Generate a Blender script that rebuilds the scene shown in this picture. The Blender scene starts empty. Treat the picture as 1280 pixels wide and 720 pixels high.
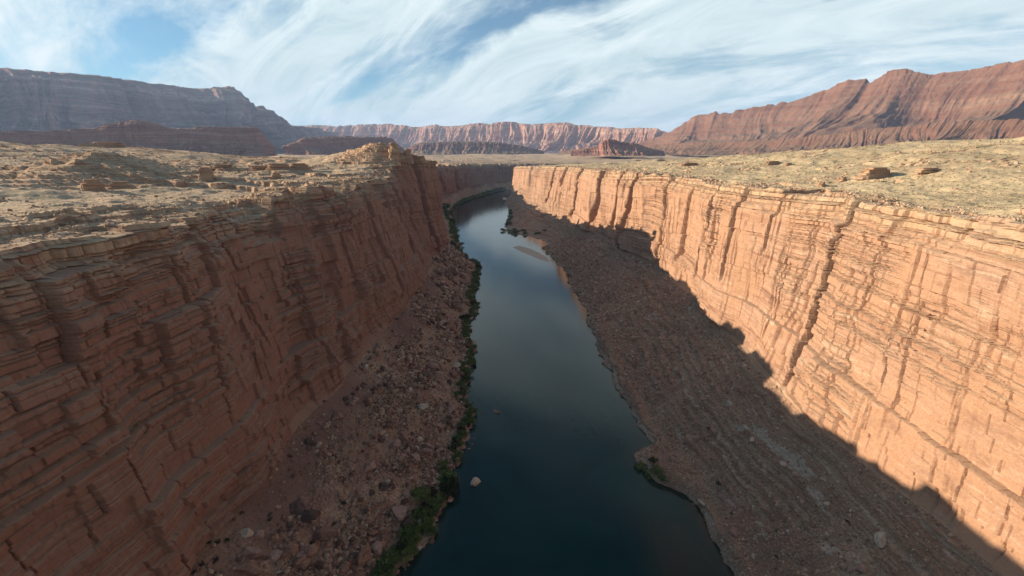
import bpy, math, random
import numpy as np
from mathutils import Vector

rs = np.random.RandomState(7)
random.seed(7)
S = bpy.context.scene
COL = S.collection

# ------------------------------------------------------------------ camera geometry
F = 540.0; CAMZ = 143.0
PITCH = math.atan(170 / 540)
CP, SP = math.cos(PITCH), math.sin(PITCH)

def ray(x, y):                       # direction of a view line of the photograph
    u = 360 - y
    return (x - 640.0, F * CP + u * SP, -F * SP + u * CP)
def at_depth(x, y, D):
    a, b, c = ray(x, y); k = D / b
    return (a * k, D, CAMZ + c * k)
def at_height(x, y, z):
    a, b, c = ray(x, y); k = (z - CAMZ) / c
    return (a * k, b * k, z)
def project(P):
    X, Y, Z = P[..., 0], P[..., 1], P[..., 2] - CAMZ
    d = Y * CP - Z * SP; u = Y * SP + Z * CP
    dd = np.where(d > 1, d, 1)
    return 640 + F * X / dd, 360 - F * u / dd, d

# ------------------------------------------------------------------ numpy noise
T = rs.rand(512, 512).astype(np.float32)
def vnoise(x, y, seed=0):
    x = np.asarray(x, np.float64) + seed * 17.31; y = np.asarray(y, np.float64) + seed * 91.7
    xi = np.floor(x); yi = np.floor(y)
    fx = (x - xi); fy = (y - yi)
    fx = fx * fx * fx * (fx * (fx * 6 - 15) + 10); fy = fy * fy * fy * (fy * (fy * 6 - 15) + 10)
    xi = xi.astype(np.int64) & 511; yi = yi.astype(np.int64) & 511
    x1 = (xi + 1) & 511; y1 = (yi + 1) & 511
    a = T[xi, yi]; b = T[x1, yi]; c = T[xi, y1]; d = T[x1, y1]
    return (a + (b - a) * fx) * (1 - fy) + (c + (d - c) * fx) * fy
def fbm(x, y, o=4, seed=0, g=0.5):
    s = 0; a = 1; t = 0
    ca, sa = 0.8, 0.6
    for i in range(o):
        s = s + a * (vnoise(x, y, seed + i * 3) * 2 - 1); t += a
        x, y = (x * ca - y * sa) * 2.03, (x * sa + y * ca) * 2.03; a *= g
    return s / t
def ridged(x, y, o=4, seed=0):
    s = 0; a = 1; t = 0
    for i in range(o):
        s = s + a * (1 - np.abs(vnoise(x, y, seed + i * 5) * 2 - 1) * 2); t += a
        x, y = (x * .8 - y * .6) * 2.1, (x * .6 + y * .8) * 2.1; a *= .5
    return s / t
def cellhash(i, j, seed=0):
    return T[(i.astype(np.int64) * 7 + seed * 13) & 511, (j.astype(np.int64) * 11 + seed * 29) & 511]
def worley(x, y, seed=0):             # F1, F2, id hash
    xi = np.floor(x); yi = np.floor(y)
    f1 = np.full(x.shape, 9.0); f2 = np.full(x.shape, 9.0); h = np.zeros(x.shape)
    for dx in (-1, 0, 1):
        for dy in (-1, 0, 1):
            ci = xi + dx; cj = yi + dy
            px = ci + cellhash(ci, cj, seed + 1); py = cj + cellhash(ci, cj, seed + 2)
            d = np.hypot(px - x, py - y); hh = cellhash(ci, cj, seed + 3)
            m = d < f1
            f2 = np.where(m, f1, np.minimum(f2, d)); h = np.where(m, hh, h); f1 = np.where(m, d, f1)
    return f1, f2, h
def sstep(a, b, x):
    t = np.clip((x - a) / (b - a), 0, 1); return t * t * (3 - 2 * t)

class Strata:                          # a stack of beds with random thickness and recess
    def __init__(self, seed, z0, z1, tmin, tmax, amp):
        r = np.random.RandomState(seed); z = [z0]; 
        while z[-1] < z1:
            t = tmin * (tmax / tmin) ** r.rand()
            z.append(z[-1] + t)
        self.z = np.array(z); self.r = (r.rand(len(z) + 1) * 2 - 1) * amp
        self.n = len(z)
    def __call__(self, z):
        i = np.clip(np.searchsorted(self.z, z) - 1, 0, self.n - 2)
        z0 = self.z[i]; th = self.z[i + 1] - z0
        f = np.clip((z - z0) / th, 0, 1)
        edge = np.minimum(f, 1 - f) * th
        groove = np.clip(1 - edge / 0.22, 0, 1)
        return self.r[i], groove, i, f

# ------------------------------------------------------------------ objects
def set_props(o, label=None, cat=None, group=None, kind=None):
    if label: o['label'] = label
    if cat: o['category'] = cat
    if group: o['group'] = group
    if kind: o['kind'] = kind
    return o
def mesh_np(name, V, Fq, mat, smooth=False, attrs=None, fattrs=None):
    m = bpy.data.meshes.new(name)
    V = np.ascontiguousarray(V, np.float32).reshape(-1, 3); Fq = np.ascontiguousarray(Fq, np.int32)
    k = Fq.shape[1]; n = len(Fq)
    m.vertices.add(len(V)); m.vertices.foreach_set('co', V.ravel())
    m.loops.add(n * k); m.loops.foreach_set('vertex_index', Fq.ravel())
    m.polygons.add(n); m.polygons.foreach_set('loop_start', np.arange(0, n * k, k, dtype=np.int32))
    m.polygons.foreach_set('loop_total', np.full(n, k, np.int32))
    m.polygons.foreach_set('use_smooth', np.full(n, smooth, bool))
    for a, v in (attrs or {}).items():
        at = m.attributes.new(a, 'FLOAT', 'POINT'); at.data.foreach_set('value', np.ascontiguousarray(v, np.float32).ravel())
    for a, v in (fattrs or {}).items():
        at = m.attributes.new(a, 'FLOAT', 'FACE'); at.data.foreach_set('value', np.ascontiguousarray(v, np.float32).ravel())
    m.update(calc_edges=True)
    if mat: m.materials.append(mat)
    o = bpy.data.objects.new(name, m); COL.objects.link(o)
    return o
def grid_faces(nr, nc, flip=False):
    i = np.arange(nr * nc).reshape(nr, nc)
    a, b, c, d = i[:-1, :-1], i[:-1, 1:], i[1:, 1:], i[1:, :-1]
    q = np.stack([a, b, c, d] if not flip else [a, d, c, b], -1)
    return q.reshape(-1, 4)

# ------------------------------------------------------------------ materials
class NT:
    def __init__(s, name):
        s.m = bpy.data.materials.new(name); s.m.use_nodes = True; s.t = s.m.node_tree
        s.t.nodes.clear(); s.out = s.t.nodes.new('ShaderNodeOutputMaterial')
    def n(s, typ, **kw):
        nd = s.t.nodes.new(typ)
        for k, v in kw.items():
            if k.startswith('i_'):
                key = k[2:]; key = int(key) if key.isdigit() else key.replace('_', ' ')
                if isinstance(v, bpy.types.NodeSocket): s.t.links.new(v, nd.inputs[key])
                else: nd.inputs[key].default_value = v
            else: setattr(nd, k, v)
        return nd
    def l(s, a, b): s.t.links.new(a, b)
    def pos(s): return s.n('ShaderNodeNewGeometry').outputs['Position']
    def nz(s): 
        g = s.n('ShaderNodeNewGeometry'); x = s.n('ShaderNodeSeparateXYZ'); s.l(g.outputs['True Normal'], x.inputs[0]); return x.outputs[2]
    def scale(s, v, sc, off=(0, 0, 0)):
        m = s.n('ShaderNodeMapping'); s.l(v, m.inputs[0]); m.inputs['Scale'].default_value = sc; m.inputs['Location'].default_value = off
        return m.outputs[0]
    def noise(s, v, sc=1, det=4, rough=.55, dist=0):
        nd = s.n('ShaderNodeTexNoise'); s.l(v, nd.inputs['Vector'])
        nd.inputs['Scale'].default_value = sc; nd.inputs['Detail'].default_value = det
        nd.inputs['Roughness'].default_value = rough; nd.inputs['Distortion'].default_value = dist
        return nd.outputs['Fac']
    def ramp(s, f, stops, interp='LINEAR'):
        r = s.n('ShaderNodeValToRGB'); s.l(f, r.inputs[0]); cr = r.color_ramp; cr.interpolation = interp
        while len(cr.elements) < len(stops): cr.elements.new(.5)
        for e, (p, c) in zip(cr.elements, stops):
            e.position = p; e.color = (*c, 1) if not isinstance(c, (int, float)) else (c, c, c, 1)
        return r.outputs[0]
    def mix(s, f, a, b, mode='MIX'):
        m = s.n('ShaderNodeMix', data_type='RGBA', blend_type=mode)
        for sock, v in ((m.inputs[0], f), (m.inputs[6], a), (m.inputs[7], b)):
            if isinstance(v, bpy.types.NodeSocket): s.l(v, sock)
            else: sock.default_value = v if sock == m.inputs[0] else (*v, 1)
        return m.outputs[2]
    def math(s, op, a, b=0.0):
        m = s.n('ShaderNodeMath', operation=op)
        for sock, v in ((m.inputs[0], a), (m.inputs[1], b)):
            if isinstance(v, bpy.types.NodeSocket): s.l(v, sock)
            else: sock.default_value = v
        return m.outputs[0]
    def attr(s, name): return s.n('ShaderNodeAttribute', attribute_name=name).outputs['Fac']
    def bsdf(s, col, rough=.95, bump=None, bstr=.4, bdist=.3, spec=.15):
        b = s.n('ShaderNodeBsdfPrincipled')
        if isinstance(col, bpy.types.NodeSocket): s.l(col, b.inputs['Base Color'])
        else: b.inputs['Base Color'].default_value = (*col, 1)
        b.inputs['Roughness'].default_value = rough; b.inputs['Specular IOR Level'].default_value = spec
        if bump is not None:
            bp = s.n('ShaderNodeBump'); s.l(bump, bp.inputs['Height']); bp.inputs['Strength'].default_value = bstr; bp.inputs['Distance'].default_value = bdist
            s.l(bp.outputs[0], b.inputs['Normal'])
        s.l(b.outputs[0], s.out.inputs[0]); return b

def cliff_mat(name, red=0.0, varn=.72, dst=.4):
    t = NT(name); p = t.pos()
    warp = t.noise(t.scale(p, (.02, .02, .03)), 1, 3)
    wz = t.n('ShaderNodeCombineXYZ'); t.l(t.math('MULTIPLY', warp, 9.0), wz.inputs[2])
    pv = t.n('ShaderNodeVectorMath', operation='ADD'); t.l(p, pv.inputs[0]); t.l(wz.outputs[0], pv.inputs[1]); pw = pv.outputs[0]
    bands = t.noise(t.scale(pw, (.012, .012, .42)), 1, 6, .7)
    c = t.ramp(bands, [(.30, (.17, .085, .055)), (.41, (.35, .195, .125)), (.48, (.45, .265, .17)), (.55, (.48, .30, .20)), (.62, (.33, .19, .13)), (.68, (.53, .36, .245)), (.75, (.63, .49, .36))])
    big = t.noise(p, .03, 3)
    c = t.mix(t.ramp(big, [(.38, 0), (.55, .82)]), c, (.46, .255, .15))
    # pale rind and wash patches
    pale = t.noise(t.scale(p, (.05, .05, .35)), 1, 5, .75)
    c = t.mix(t.ramp(pale, [(.57, 0), (.70, .7)]), c, (.62, .47, .33))
    # desert varnish
    var = t.noise(t.scale(pw, (.10, .10, .16)), 1, 6, .72)
    var2 = t.noise(t.scale(p, (.09, .09, .25)), 1, 4, .6)
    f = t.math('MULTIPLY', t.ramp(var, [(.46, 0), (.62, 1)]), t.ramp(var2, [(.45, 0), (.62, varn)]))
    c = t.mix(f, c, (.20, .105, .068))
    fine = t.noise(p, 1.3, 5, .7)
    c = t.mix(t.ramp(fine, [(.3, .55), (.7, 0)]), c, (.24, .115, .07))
    c = t.mix(red, c, (.215, .082, .052))  # dark warm shade tone put into the rock colour
    # dust lying on ledges
    dust = t.ramp(t.nz(), [(.5, 0), (.85, dst)])
    c = t.mix(dust, c, (.42, .28, .18))
    # buff coloured cap rock
    cap = t.math('MULTIPLY', t.ramp(t.attr('v'), [(.84, 0), (1.0, .75)]), t.ramp(t.noise(t.scale(pw, (.06, .06, .3)), 1, 5, .75), [(.40, .1), (.58, 1)]))
    c = t.mix(cap, c, (.50, .36, .22))
    jn = t.n('ShaderNodeTexVoronoi', feature='DISTANCE_TO_EDGE'); t.l(t.scale(pw, (.22, .22, .5)), jn.inputs['Vector']); jn.inputs['Scale'].default_value = 1
    crack = t.ramp(jn.outputs[0], [(0, 0), (.05, 1)])
    b1 = t.noise(t.scale(pw, (.7, .7, 1.5)), 1, 8, .68)
    b = t.math('ADD', t.math('MULTIPLY', b1, 1.0), t.math('MULTIPLY', crack, .12))
    b = t.math('ADD', b, t.math('MULTIPLY', fine, .5))
    t.bsdf(c, .95, b, .7, .5)
    return t.m

def talus_mat(name, ledgy):
    t = NT(name); p = t.pos()
    n1 = t.noise(p, .06, 4); n2 = t.noise(p, .9, 6, .75)
    c = t.ramp(n2, [(.3, (.19, .115, .072)), (.5, (.42, .265, .165)), (.68, (.62, .42, .275))])
    c = t.mix(t.ramp(n1, [(.4, 0), (.58, .75)]), c, (.31, .155, .10))
    if ledgy:
        wz = t.n('ShaderNodeCombineXYZ'); t.l(t.math('MULTIPLY', t.noise(p, .03, 3), 6.0), wz.inputs[2])
        pv = t.n('ShaderNodeVectorMath', operation='ADD'); t.l(p, pv.inputs[0]); t.l(wz.outputs[0], pv.inputs[1])
        bd = t.noise(t.scale(pv.outputs[0], (.03, .03, 1.1)), 1, 5, .7)
        bc = t.ramp(bd, [(.34, (.20, .105, .065)), (.46, (.38, .215, .135)), (.55, (.40, .27, .175)), (.66, (.58, .44, .31))])
        c = t.mix(t.ramp(t.attr('ledge'), [(.2, .1), (.7, .62)]), c, bc)
        c = t.mix(t.ramp(t.attr('pale'), [(.45, 0), (.6, .85)]), c, (.56, .44, .34))
    else:
        c = t.mix(t.attr('soil'), c, (.23, .125, .088))
    # bleached band the river leaves at its edge
    sz = t.n('ShaderNodeSeparateXYZ'); t.l(p, sz.inputs[0])
    wl = t.ramp(t.math('MULTIPLY', t.math('ADD', sz.outputs[2], t.math('MULTIPLY', t.noise(p, .3, 3), 2.5)), .1), [(.08, (.12, .10, .07)), (.14, (.40, .31, .23)), (.34, (.40, .31, .23))])
    c = t.mix(t.ramp(t.math('MULTIPLY', sz.outputs[2], .1), [(.12, .7 if ledgy else .4), (.36, 0)]), c, wl)
    v = t.n('ShaderNodeTexVoronoi'); t.l(p, v.inputs['Vector']); v.inputs['Scale'].default_value = 1.1
    b = t.math('ADD', t.math('MULTIPLY', n2, 1.3), t.math('MULTIPLY', v.outputs['Distance'], -.6))
    t.bsdf(c, .97, b, .9, .5)
    return t.m

def plateau_mat(name, green):
    t = NT(name); p = t.pos()
    n1 = t.noise(p, .012, 4); n2 = t.noise(p, .35, 6, .75); n3 = t.noise(p, .05, 5, .6)
    base = (.50, .365, .215) if green else (.45, .305, .195)
    c = t.ramp(n2, [(.30, tuple(v * .66 for v in base)), (.46, base), (.7, tuple(min(1, v * 1.35) for v in base))])
    c = t.mix(t.ramp(n1, [(.45, 0), (.65, .6)]), c, (.36, .25, .15) if green else (.40, .28, .18))
    c = t.mix(t.ramp(n3, [(.52, 0), (.68, .55)]), c, (.57, .46, .28) if green else (.45, .35, .21))
    dots = t.n('ShaderNodeTexVoronoi'); t.l(p, dots.inputs['Vector']); dots.inputs['Scale'].default_value = .42
    c = t.mix(t.ramp(dots.outputs['Distance'], [(.12, .6), (.26, 0)]), c, (.24, .20, .10))
    # bare rock on the steep faces of ledges
    rk = t.ramp(t.noise(t.scale(p, (.1, .1, 1.2)), 1, 5, .7), [(.35, (.25, .12, .07)), (.5, (.42, .25, .15)), (.68, (.56, .42, .28))])
    c = t.mix(t.ramp(t.nz(), [(.62, 1), (.86, 0)]), c, rk)
    c = t.mix(t.math('MULTIPLY', t.attr('rimrock'), t.ramp(n3, [(.4, .4), (.6, .95)])), c, rk)
    t.bsdf(c, .97, n2, .7, .5)
    return t.m

def hill_mat(name, cols, zs, streak=1.0):
    t = NT(name); p = t.pos()
    wz = t.n('ShaderNodeCombineXYZ'); t.l(t.math('MULTIPLY', t.noise(p, .0015, 4), 160.0), wz.inputs[2])
    pv = t.n('ShaderNodeVectorMath', operation='ADD'); t.l(p, pv.inputs[0]); t.l(wz.outputs[0], pv.inputs[1])
    bd = t.noise(t.scale(pv.outputs[0], (.0006, .0006, zs)), 1, 6, .7)
    c = t.ramp(bd, [(.32, cols[0]), (.46, cols[1]), (.56, cols[2]), (.70, cols[3])])
    c = t.mix(t.ramp(t.nz(), [(.55, 0), (.9, .8)]), c, cols[4])
    n = t.noise(p, .02, 6, .75)
    c = t.mix(t.ramp(n, [(.35, .5), (.65, 0)]), c, tuple(v * .55 for v in cols[1]))
    t.bsdf(c, .97, n, .9, 18.0)
    return t.m

def rock_mat(name, pale=0.0):
    t = NT(name); p = t.pos(); h = t.attr('h')
    c = t.ramp(h, [(0, (.10, .05, .035)), (.3, (.30, .17, .105)), (.6, (.44, .28, .18)), (.85, (.58, .41, .275)), (1, (.68, .56, .43))])
    n = t.noise(p, 1.6, 6, .75)
    c = t.mix(t.ramp(n, [(.35, .45), (.65, 0)]), c, (.16, .09, .065))
    t.bsdf(c, .95, n, .8, .25)
    return t.m

def boulder_mat(name, c0, c1):
    t = NT(name); p = t.pos(); n = t.noise(p, .9, 7, .75)
    b = t.noise(t.scale(p, (.3, .3, 1.6)), 1, 4, .6)
    c = t.ramp(n, [(.35, c0), (.62, c1)])
    c = t.mix(t.ramp(b, [(.5, 0), (.7, .4)]), c, tuple(v * .6 for v in c0))
    t.bsdf(c, .93, n, .9, .3)
    return t.m

def leaf_mat(name, a, b):
    t = NT(name); h = t.attr('h')
    c = t.ramp(h, [(0, a), (1, b)])
    d = t.n('ShaderNodeBsdfPrincipled'); t.l(c, d.inputs['Base Color']); d.inputs['Roughness'].default_value = .8; d.inputs['Specular IOR Level'].default_value = .2
    tr = t.n('ShaderNodeBsdfTranslucent'); t.l(c, tr.inputs[0])
    mx = t.n('ShaderNodeMixShader'); mx.inputs[0].default_value = .2
    t.l(d.outputs[0], mx.inputs[1]); t.l(tr.outputs[0], mx.inputs[2]); t.l(mx.outputs[0], t.out.inputs[0])
    return t.m

M_CL = cliff_mat('shaded_wall_rock', .62, .8, .35); M_CR = cliff_mat('orange_wall_rock', .0, .62, .5)  # same rock on both walls; left copy darkened and reddened as shade
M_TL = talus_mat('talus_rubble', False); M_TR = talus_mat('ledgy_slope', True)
M_PL = plateau_mat('sandy_plateau', False); M_PR = plateau_mat('grassy_plateau', True)
M_RUB = rock_mat('rubble_stone')

# ------------------------------------------------------------------ canyon side as spline-matched sections
def catmull(P, s):
    P = np.asarray(P, float); n = len(P)
    i = np.clip(np.floor(s).astype(int), 0, n - 2); f = (s - i)[:, None]
    p1 = P[i]; p2 = P[i + 1]; p0 = P[np.clip(i - 1, 0, n - 1)]; p3 = P[np.clip(i + 2, 0, n - 1)]
    L = np.linalg.norm(P[1:] - P[:-1], axis=1); 
    li = L[i][:, None]; lm = L[np.clip(i - 1, 0, n - 2)][:, None]; lp = L[np.clip(i + 1, 0, n - 2)][:, None]
    m1 = .5 * ((p2 - p1) + (p1 - p0) * li / np.maximum(lm, 1e-3)); m2 = .5 * ((p2 - p1) + (p3 - p2) * li / np.maximum(lp, 1e-3))
    f2 = f * f; f3 = f2 * f
    return (2 * f3 - 3 * f2 + 1) * p1 + (f3 - 2 * f2 + f) * m1 + (-2 * f3 + 3 * f2) * p2 + (f3 - f2) * m2

LEFT = [((-26,-250),(-98,-250,28),(-118,-250,123)), ((-26,-60),(-98,-60,28),(-118,-60,123)), ((-26,40),(-99,40,28),(-118,30,123)),
 ((-26,115),(-97,104,28),(-110,109,123)), ((-20,157),(-94,148,28),(-118,162,122)), ((-13,220),(-88,212,28),(-112,236,121)),
 ((-20,258),(-86,275,28),(-109,288,120)), ((-27,340),(-84,340,28),(-111,380,121)), ((-31,426),(-84,415,28),(-115,445,127)),
 ((-34,500),(-88,482,28),(-117,485,143)), ((-36,561),(-85,540,30),(-96,530,132)), ((-55,598),(-100,600,30),(-98,572,126)),
 ((-84,727),(-135,720,28),(-140,680,121)), ((-123,953),(-175,930,25),(-200,900,113)), ((-156,1134),(-205,1150,25),(-225,1130,108)),
 ((-158,1300),(-190,1320,25),(-205,1320,104)), ((-150,1420),(-170,1480,25),(-170,1510,100)), ((-125,1570),(-125,1650,25),(-122,1700,95)),
 ((0,1780),(0,1850,25),(0,1900,91)), ((160,1850),(160,1930,25),(160,1970,90)), ((600,1930),(600,2000,25),(600,2040,90)), ((3500,2400),(3500,2470,25),(3500,2520,90))]
RIGHT = [((75,-250),(118,-250,45),(140,-250,124)), ((75,-60),(118,-60,45),(140,-60,124)), ((75,50),(118,50,45),(138,50,124)),
 ((75,115),(118,94,45),(135,110,124)), ((75,139),(119,118,43),(139,138,124)), ((71,172),(120,150,41),(146,172,123)),
 ((66,205),(123,185,40),(149,205,123)), ((62,248),(133,250,38),(147,265,122)), ((62,324),(138,325,37),(150,350,121)),
 ((62,426),(142,415,36),(154,460,120)), ((58,503),(130,510,34),(137,560,119.5)), ((44,584),(115,600,33),(124,650,118)),
 ((33,693),(96,730,31),(115,800,116)), ((0,748),(85,850,28),(108,950,113)), ((-27,804),(68,1000,25),(85,1120,108)),
 ((-15,930),(42,1130,25),(50,1260,104)), ((-10,1087),(15,1250,25),(12,1370,100)), ((-20,1370),(5,1380,25),(10,1410,99)), ((20,1480),(40,1450,25),(60,1440,99))]

def columns(ST, nmax_far):
    R = np.array([s[2] for s in ST], float)
    s = np.linspace(0, len(ST) - 1, 6000); P = catmull(R, s)
    ds = np.linalg.norm(np.diff(P, axis=0), axis=1)
    mid = (P[1:] + P[:-1]) / 2
    dist = np.hypot(mid[:, 0], mid[:, 1] - 0)
    sp = .00185 * np.maximum(dist, 120)
    sp = np.where(mid[:, 1] < 50, sp * 3.0, sp)
    sp = np.where(mid[:, 0] > 170 if ST is LEFT else mid[:, 1] > 5000, 25, sp)
    cum = np.concatenate([[0], np.cumsum(ds / sp)])
    return np.interp(np.arange(int(cum[-1])), cum, s)

SIDE = {}
def build_side(name, ST, sgn, matT, matC, matP, seed):
    s = columns(ST, 0); nc = len(s)
    W = catmull([(a[0], a[1], -2.5) for a, _, _ in ST], s); B = catmull([b for _, b, _ in ST], s); R = catmull([r for _, _, r in ST], s)
    R0z = R[:, 2].copy()
    yl = np.concatenate([[0], np.cumsum(np.linalg.norm(np.diff(R[:, :2], axis=0), axis=1))])
    yl = yl + 3 * fbm(yl / 9, yl * 0 + seed, 3, seed)
    ib = np.floor(yl / 13 + .8 * np.sin(yl / 29.0)).astype(int); hb_ = T[ib & 511, (seed * 3) & 511]
    rimstep = (hb_ - .5) * 5.0 + 2.5 * fbm(yl / 45, yl * 0 + .5, 3, seed + 6)
    if sgn > 0: rimstep = rimstep * np.interp(R[:, 1], [0, 100, 150, 440, 470, 530, 560], [.5, .5, 1, 1, .5, .5, 2]) - 7.5 * sstep(181, 184, R[:, 1] + .3 * rimstep) * sstep(214, 210, R[:, 1])
    else: rimstep = rimstep * .6
    ks = np.hanning(7); rimstep = np.convolve(np.pad(rimstep, 3, 'edge'), ks / ks.sum(), 'valid')
    R[:, 2] += rimstep
    mid = (B + R) / 2
    tg = np.gradient(mid[:, :2], axis=0)
    k = 61; ker = np.hanning(k); ker /= ker.sum()
    tg = tg / np.linalg.norm(tg, axis=1)[:, None]
    tg = np.stack([np.convolve(np.pad(tg[:, i], k // 2, 'edge'), ker, 'valid') for i in (0, 1)], 1)
    tg /= np.linalg.norm(tg, axis=1)[:, None]
    N = np.stack([tg[:, 1], -tg[:, 0]], 1) * sgn         # towards the river
    u = np.concatenate([[0], np.cumsum(np.linalg.norm(np.diff(mid[:, :2], axis=0), axis=1))])[None, :]
    Yc = mid[:, 1][None, :]
    # ---------------- cliff
    nr = 380
    v = np.linspace(0, 1, nr)[:, None]
    z = B[:, 2][None] + (R[:, 2] - B[:, 2])[None] * v
    prof = v ** .7 if sgn > 0 else v ** .6              # the foot flares, the top is sheer
    X = B[:, 0][None] + (R[:, 0] - B[:, 0])[None] * prof
    Y = B[:, 1][None] + (R[:, 1] - B[:, 1])[None] * prof
    dip = 5 * fbm(u / 200, z * 0 + 3.3, 2, seed) + 0.02 * Yc
    fold = 1.3 * fbm(u / 60, z / 80, 2, seed + 4) + .07 * fbm(u / 5, z / 9, 3, seed + 6)
    zz = z + dip + fold
    fine = Strata(seed + 1, -60, 260, .5, 4.2, 1.0); mids = Strata(seed + 2, -60, 260, 2.2, 9.0, 1.0); big = Strata(seed + 3, -60, 260, 9, 24, 1.0)
    r1, g1, i1, f1 = fine(zz); r2, g2, i2, f2 = mids(zz + .12 * fbm(u / 9, z / 9, 2, seed + 8)); r3, g3, i3, f3 = big(zz)
    # massive rock between ledgy zones
    ledgy = sstep(.06, .30, fbm(u / 42, z / 26, 4, seed + 11))
    top = sstep(.86, .94, v)
    if sgn > 0:                                            # left wall: very ledgy close to the camera
        ledgy = np.maximum(ledgy, sstep(150, 120, Yc + 4 * fbm(u / 8, z / 8, 2, seed)) * (.35 + .6 * sstep(.35, .6, v + .3 * fbm(u / 30, z / 30, 2, seed + 12))))
    else:
        ledgy = np.maximum(ledgy, sstep(.5, 1, np.exp(-((Yc - 205) / 22) ** 2)) * sstep(.3, .5, v))
    ledgy = np.maximum(ledgy * .95, top * .9)
    off = 7.0 * fbm(u / 75, z / 190, 2, seed + 20) + (3.0 if sgn > 0 else 2.6) * ridged(u / 30, z / 150, 2, seed + 23) + 1.0 * fbm(u / 9, z / 22, 4, seed + 26)
    lm = .6 + .8 * vnoise(u / 14, z / 10, seed + 2)
    off += (r1 * .85 - g1 * 1.15) * (.03 + .97 * ledgy) * lm + (r2 * .9 - g2 * .8) * (.14 + .8 * ledgy) + r3 * 1.2 - g3 * .8
    # joint blocks: every bed is cut by joints of its own spacing
    for (wd, ii, amp, cr, sd) in ((22.0 if sgn > 0 else 17.0, i3, 2.8 if sgn > 0 else 1.9, 1.4, 31), (9.5 if sgn > 0 else 7.5, i2, 1.5 if sgn > 0 else 1.0, 1.0, 37), (2.3, i1, .35, .3, 43)):
        uj = (u + .5 * fbm(u / 12, z / 12, 2, sd)) / (wd * (.7 + .7 * T[(ii * 7 + sd) & 511, 5])) + T[ii & 511, sd] * 9
        c = np.floor(uj); fr = uj - c
        jit = T[(ii * 3) & 511, c.astype(int) & 511] * .5
        c = np.where(fr < jit, c - 1, c)
        e = np.minimum(np.abs(fr - jit), 1 - np.abs(fr - jit)) * wd
        h = T[(c.astype(int) * 5 + sd) & 511, (ii * 13 + sd) & 511]
        wgt = 1.0 if wd > 4 else (.2 + .8 * ledgy)
        off += (h * 2 - 1) * amp * wgt * (.6 + .4 * ledgy) * (.9 if sgn > 0 else .55) - np.clip(1 - e / .35, 0, 1) * cr * wgt * (h > (.35 if sgn > 0 else .6)) * (1 if sgn > 0 else .6)
    # columns between through-going joints: faces at their own depth and angle, square corners
    colm = (.25 + .75 * sstep(-.15, .2, fbm(u / 55, z / 60, 3, seed + 301))) * (.42 if sgn > 0 else .8)
    for (wd, amp, tilt, sd, vlo, vhi) in ((21.0, 2.6, 2.2, 71, -1, 2), (8.5, 1.1, .8, 73, .0, .62), (10.5, 1.3, 1.0, 79, .45, 2)):
        uc = (u + (v - .5) * 3.5 * np.sin(u / 60 + sd) + .2 * fbm(z / 6, u / 30, 3, sd)) / wd + 40
        uc = uc + .28 * np.sin(uc * 2.1 + sd)
        c = np.floor(uc).astype(int); fr = uc - c
        wob = v + .12 * (T[(c * 3) & 511, sd] - .5) + .03 * (T[i2 & 511, sd] - .5)
        m = sstep(vlo - .01, vlo + .01, wob) * sstep(vhi + .01, vhi - .01, wob)
        h = T[(c * 5) & 511, sd]; tl = T[(c * 7) & 511, sd + 1] - .5
        off += colm * m * ((h - .5) * 2 * amp + tl * tilt * (fr - .5) * 2)
        dj = np.minimum(fr, 1 - fr) * wd; jj = np.round(uc).astype(int)
        dep = T[(jj * 11) & 511, sd + 2]
        off -= colm * m * np.clip(1 - dj / (.35 + .6 * dep), 0, 1) * (.5 + 3.0 * dep ** 2)
    # long joints: (Y at rim, Y at foot, width, depth, top v, bottom v)
    if sgn < 0:
        CR = [(186, 172, 1.2, 13.0, .02, 1), (268, 257, .9, 5, .35, 1), (312, 300, 1.0, 4.5, .25, 1), (420, 410, 1.8, 7, .05, 1), (238, 233, .5, 2.5, .6, 1),
              (505, 500, 2.2, 7, .0, 1), (372, 364, 1.2, 4, .2, .9), (620, 612, 3, 8, 0, 1), (735, 730, 3, 9, .1, 1), (860, 850, 3.5, 9, .1, 1), (1010, 1000, 4, 10, .1, 1), (158, 152, .35, 1.5, .5, .95), (560, 556, 2, 5, .2, 1)]
    else:
        CR = [(128, 124, .45, 2.2, .3, .9), (205, 198, .4, 2, .1, .8), (262, 260, .8, 3.5, .3, 1), (318, 314, 1.2, 5, .1, 1), (402, 398, 1.6, 6, .1, 1), (452, 448, 1.5, 6, .0, 1),
              (505, 500, 1.8, 7, .0, 1), (170, 168, .3, 1.2, .4, 1), (1420, 1420, 4, 10, .1, 1), (1250, 1250, 4, 12, 0, 1)]
    Yw = Y + 0 * z
    for (yr, yf, w, dp, v0, v1) in CR:
        yc = yf + (yr - yf) * v + .5 * fbm(z / 9, z * 0 + yr, 3, int(yr)) + .5 * (T[i3 & 511, int(yr) & 511] - .5) * 3
        msk = sstep(v0 - .05, v0 + .05, v) * (1 if v1 >= 1 else sstep(v1 + .04, v1 - .04, v))
        d = (Yw - yc) / w
        off -= dp * np.exp(-np.abs(d) ** 3) * msk
        off += 1.3 * w * sstep(.6, 1.2, d) * sstep(7, 3, d) * msk       # shoulder that stands out beside the joint
    off += -sstep(.985, 1, v) * .8
    if sgn > 0:
        yy = Yc + 2.0 * fbm(z / 9, z * 0 + 2, 3, 9) + 3 * (T[i2 & 511, 77] - .5)
        off += 3.2 * sstep(153, 151.5, yy) - 2.6 * sstep(214, 216, yy) * sstep(243, 240, yy) + 2.0 * sstep(262, 264, yy) * sstep(300, 296, yy)
    if sgn < 0:                                            # alcoves / pillars farther up the right wall
        off += 6 * ridged(u / 48, z / 400, 2, seed + 61) * sstep(330, 480, Yc)
    else:
        off += 5 * ridged(u / 34, z / 300, 2, seed + 61) * sstep(330, 450, Yc)
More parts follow.
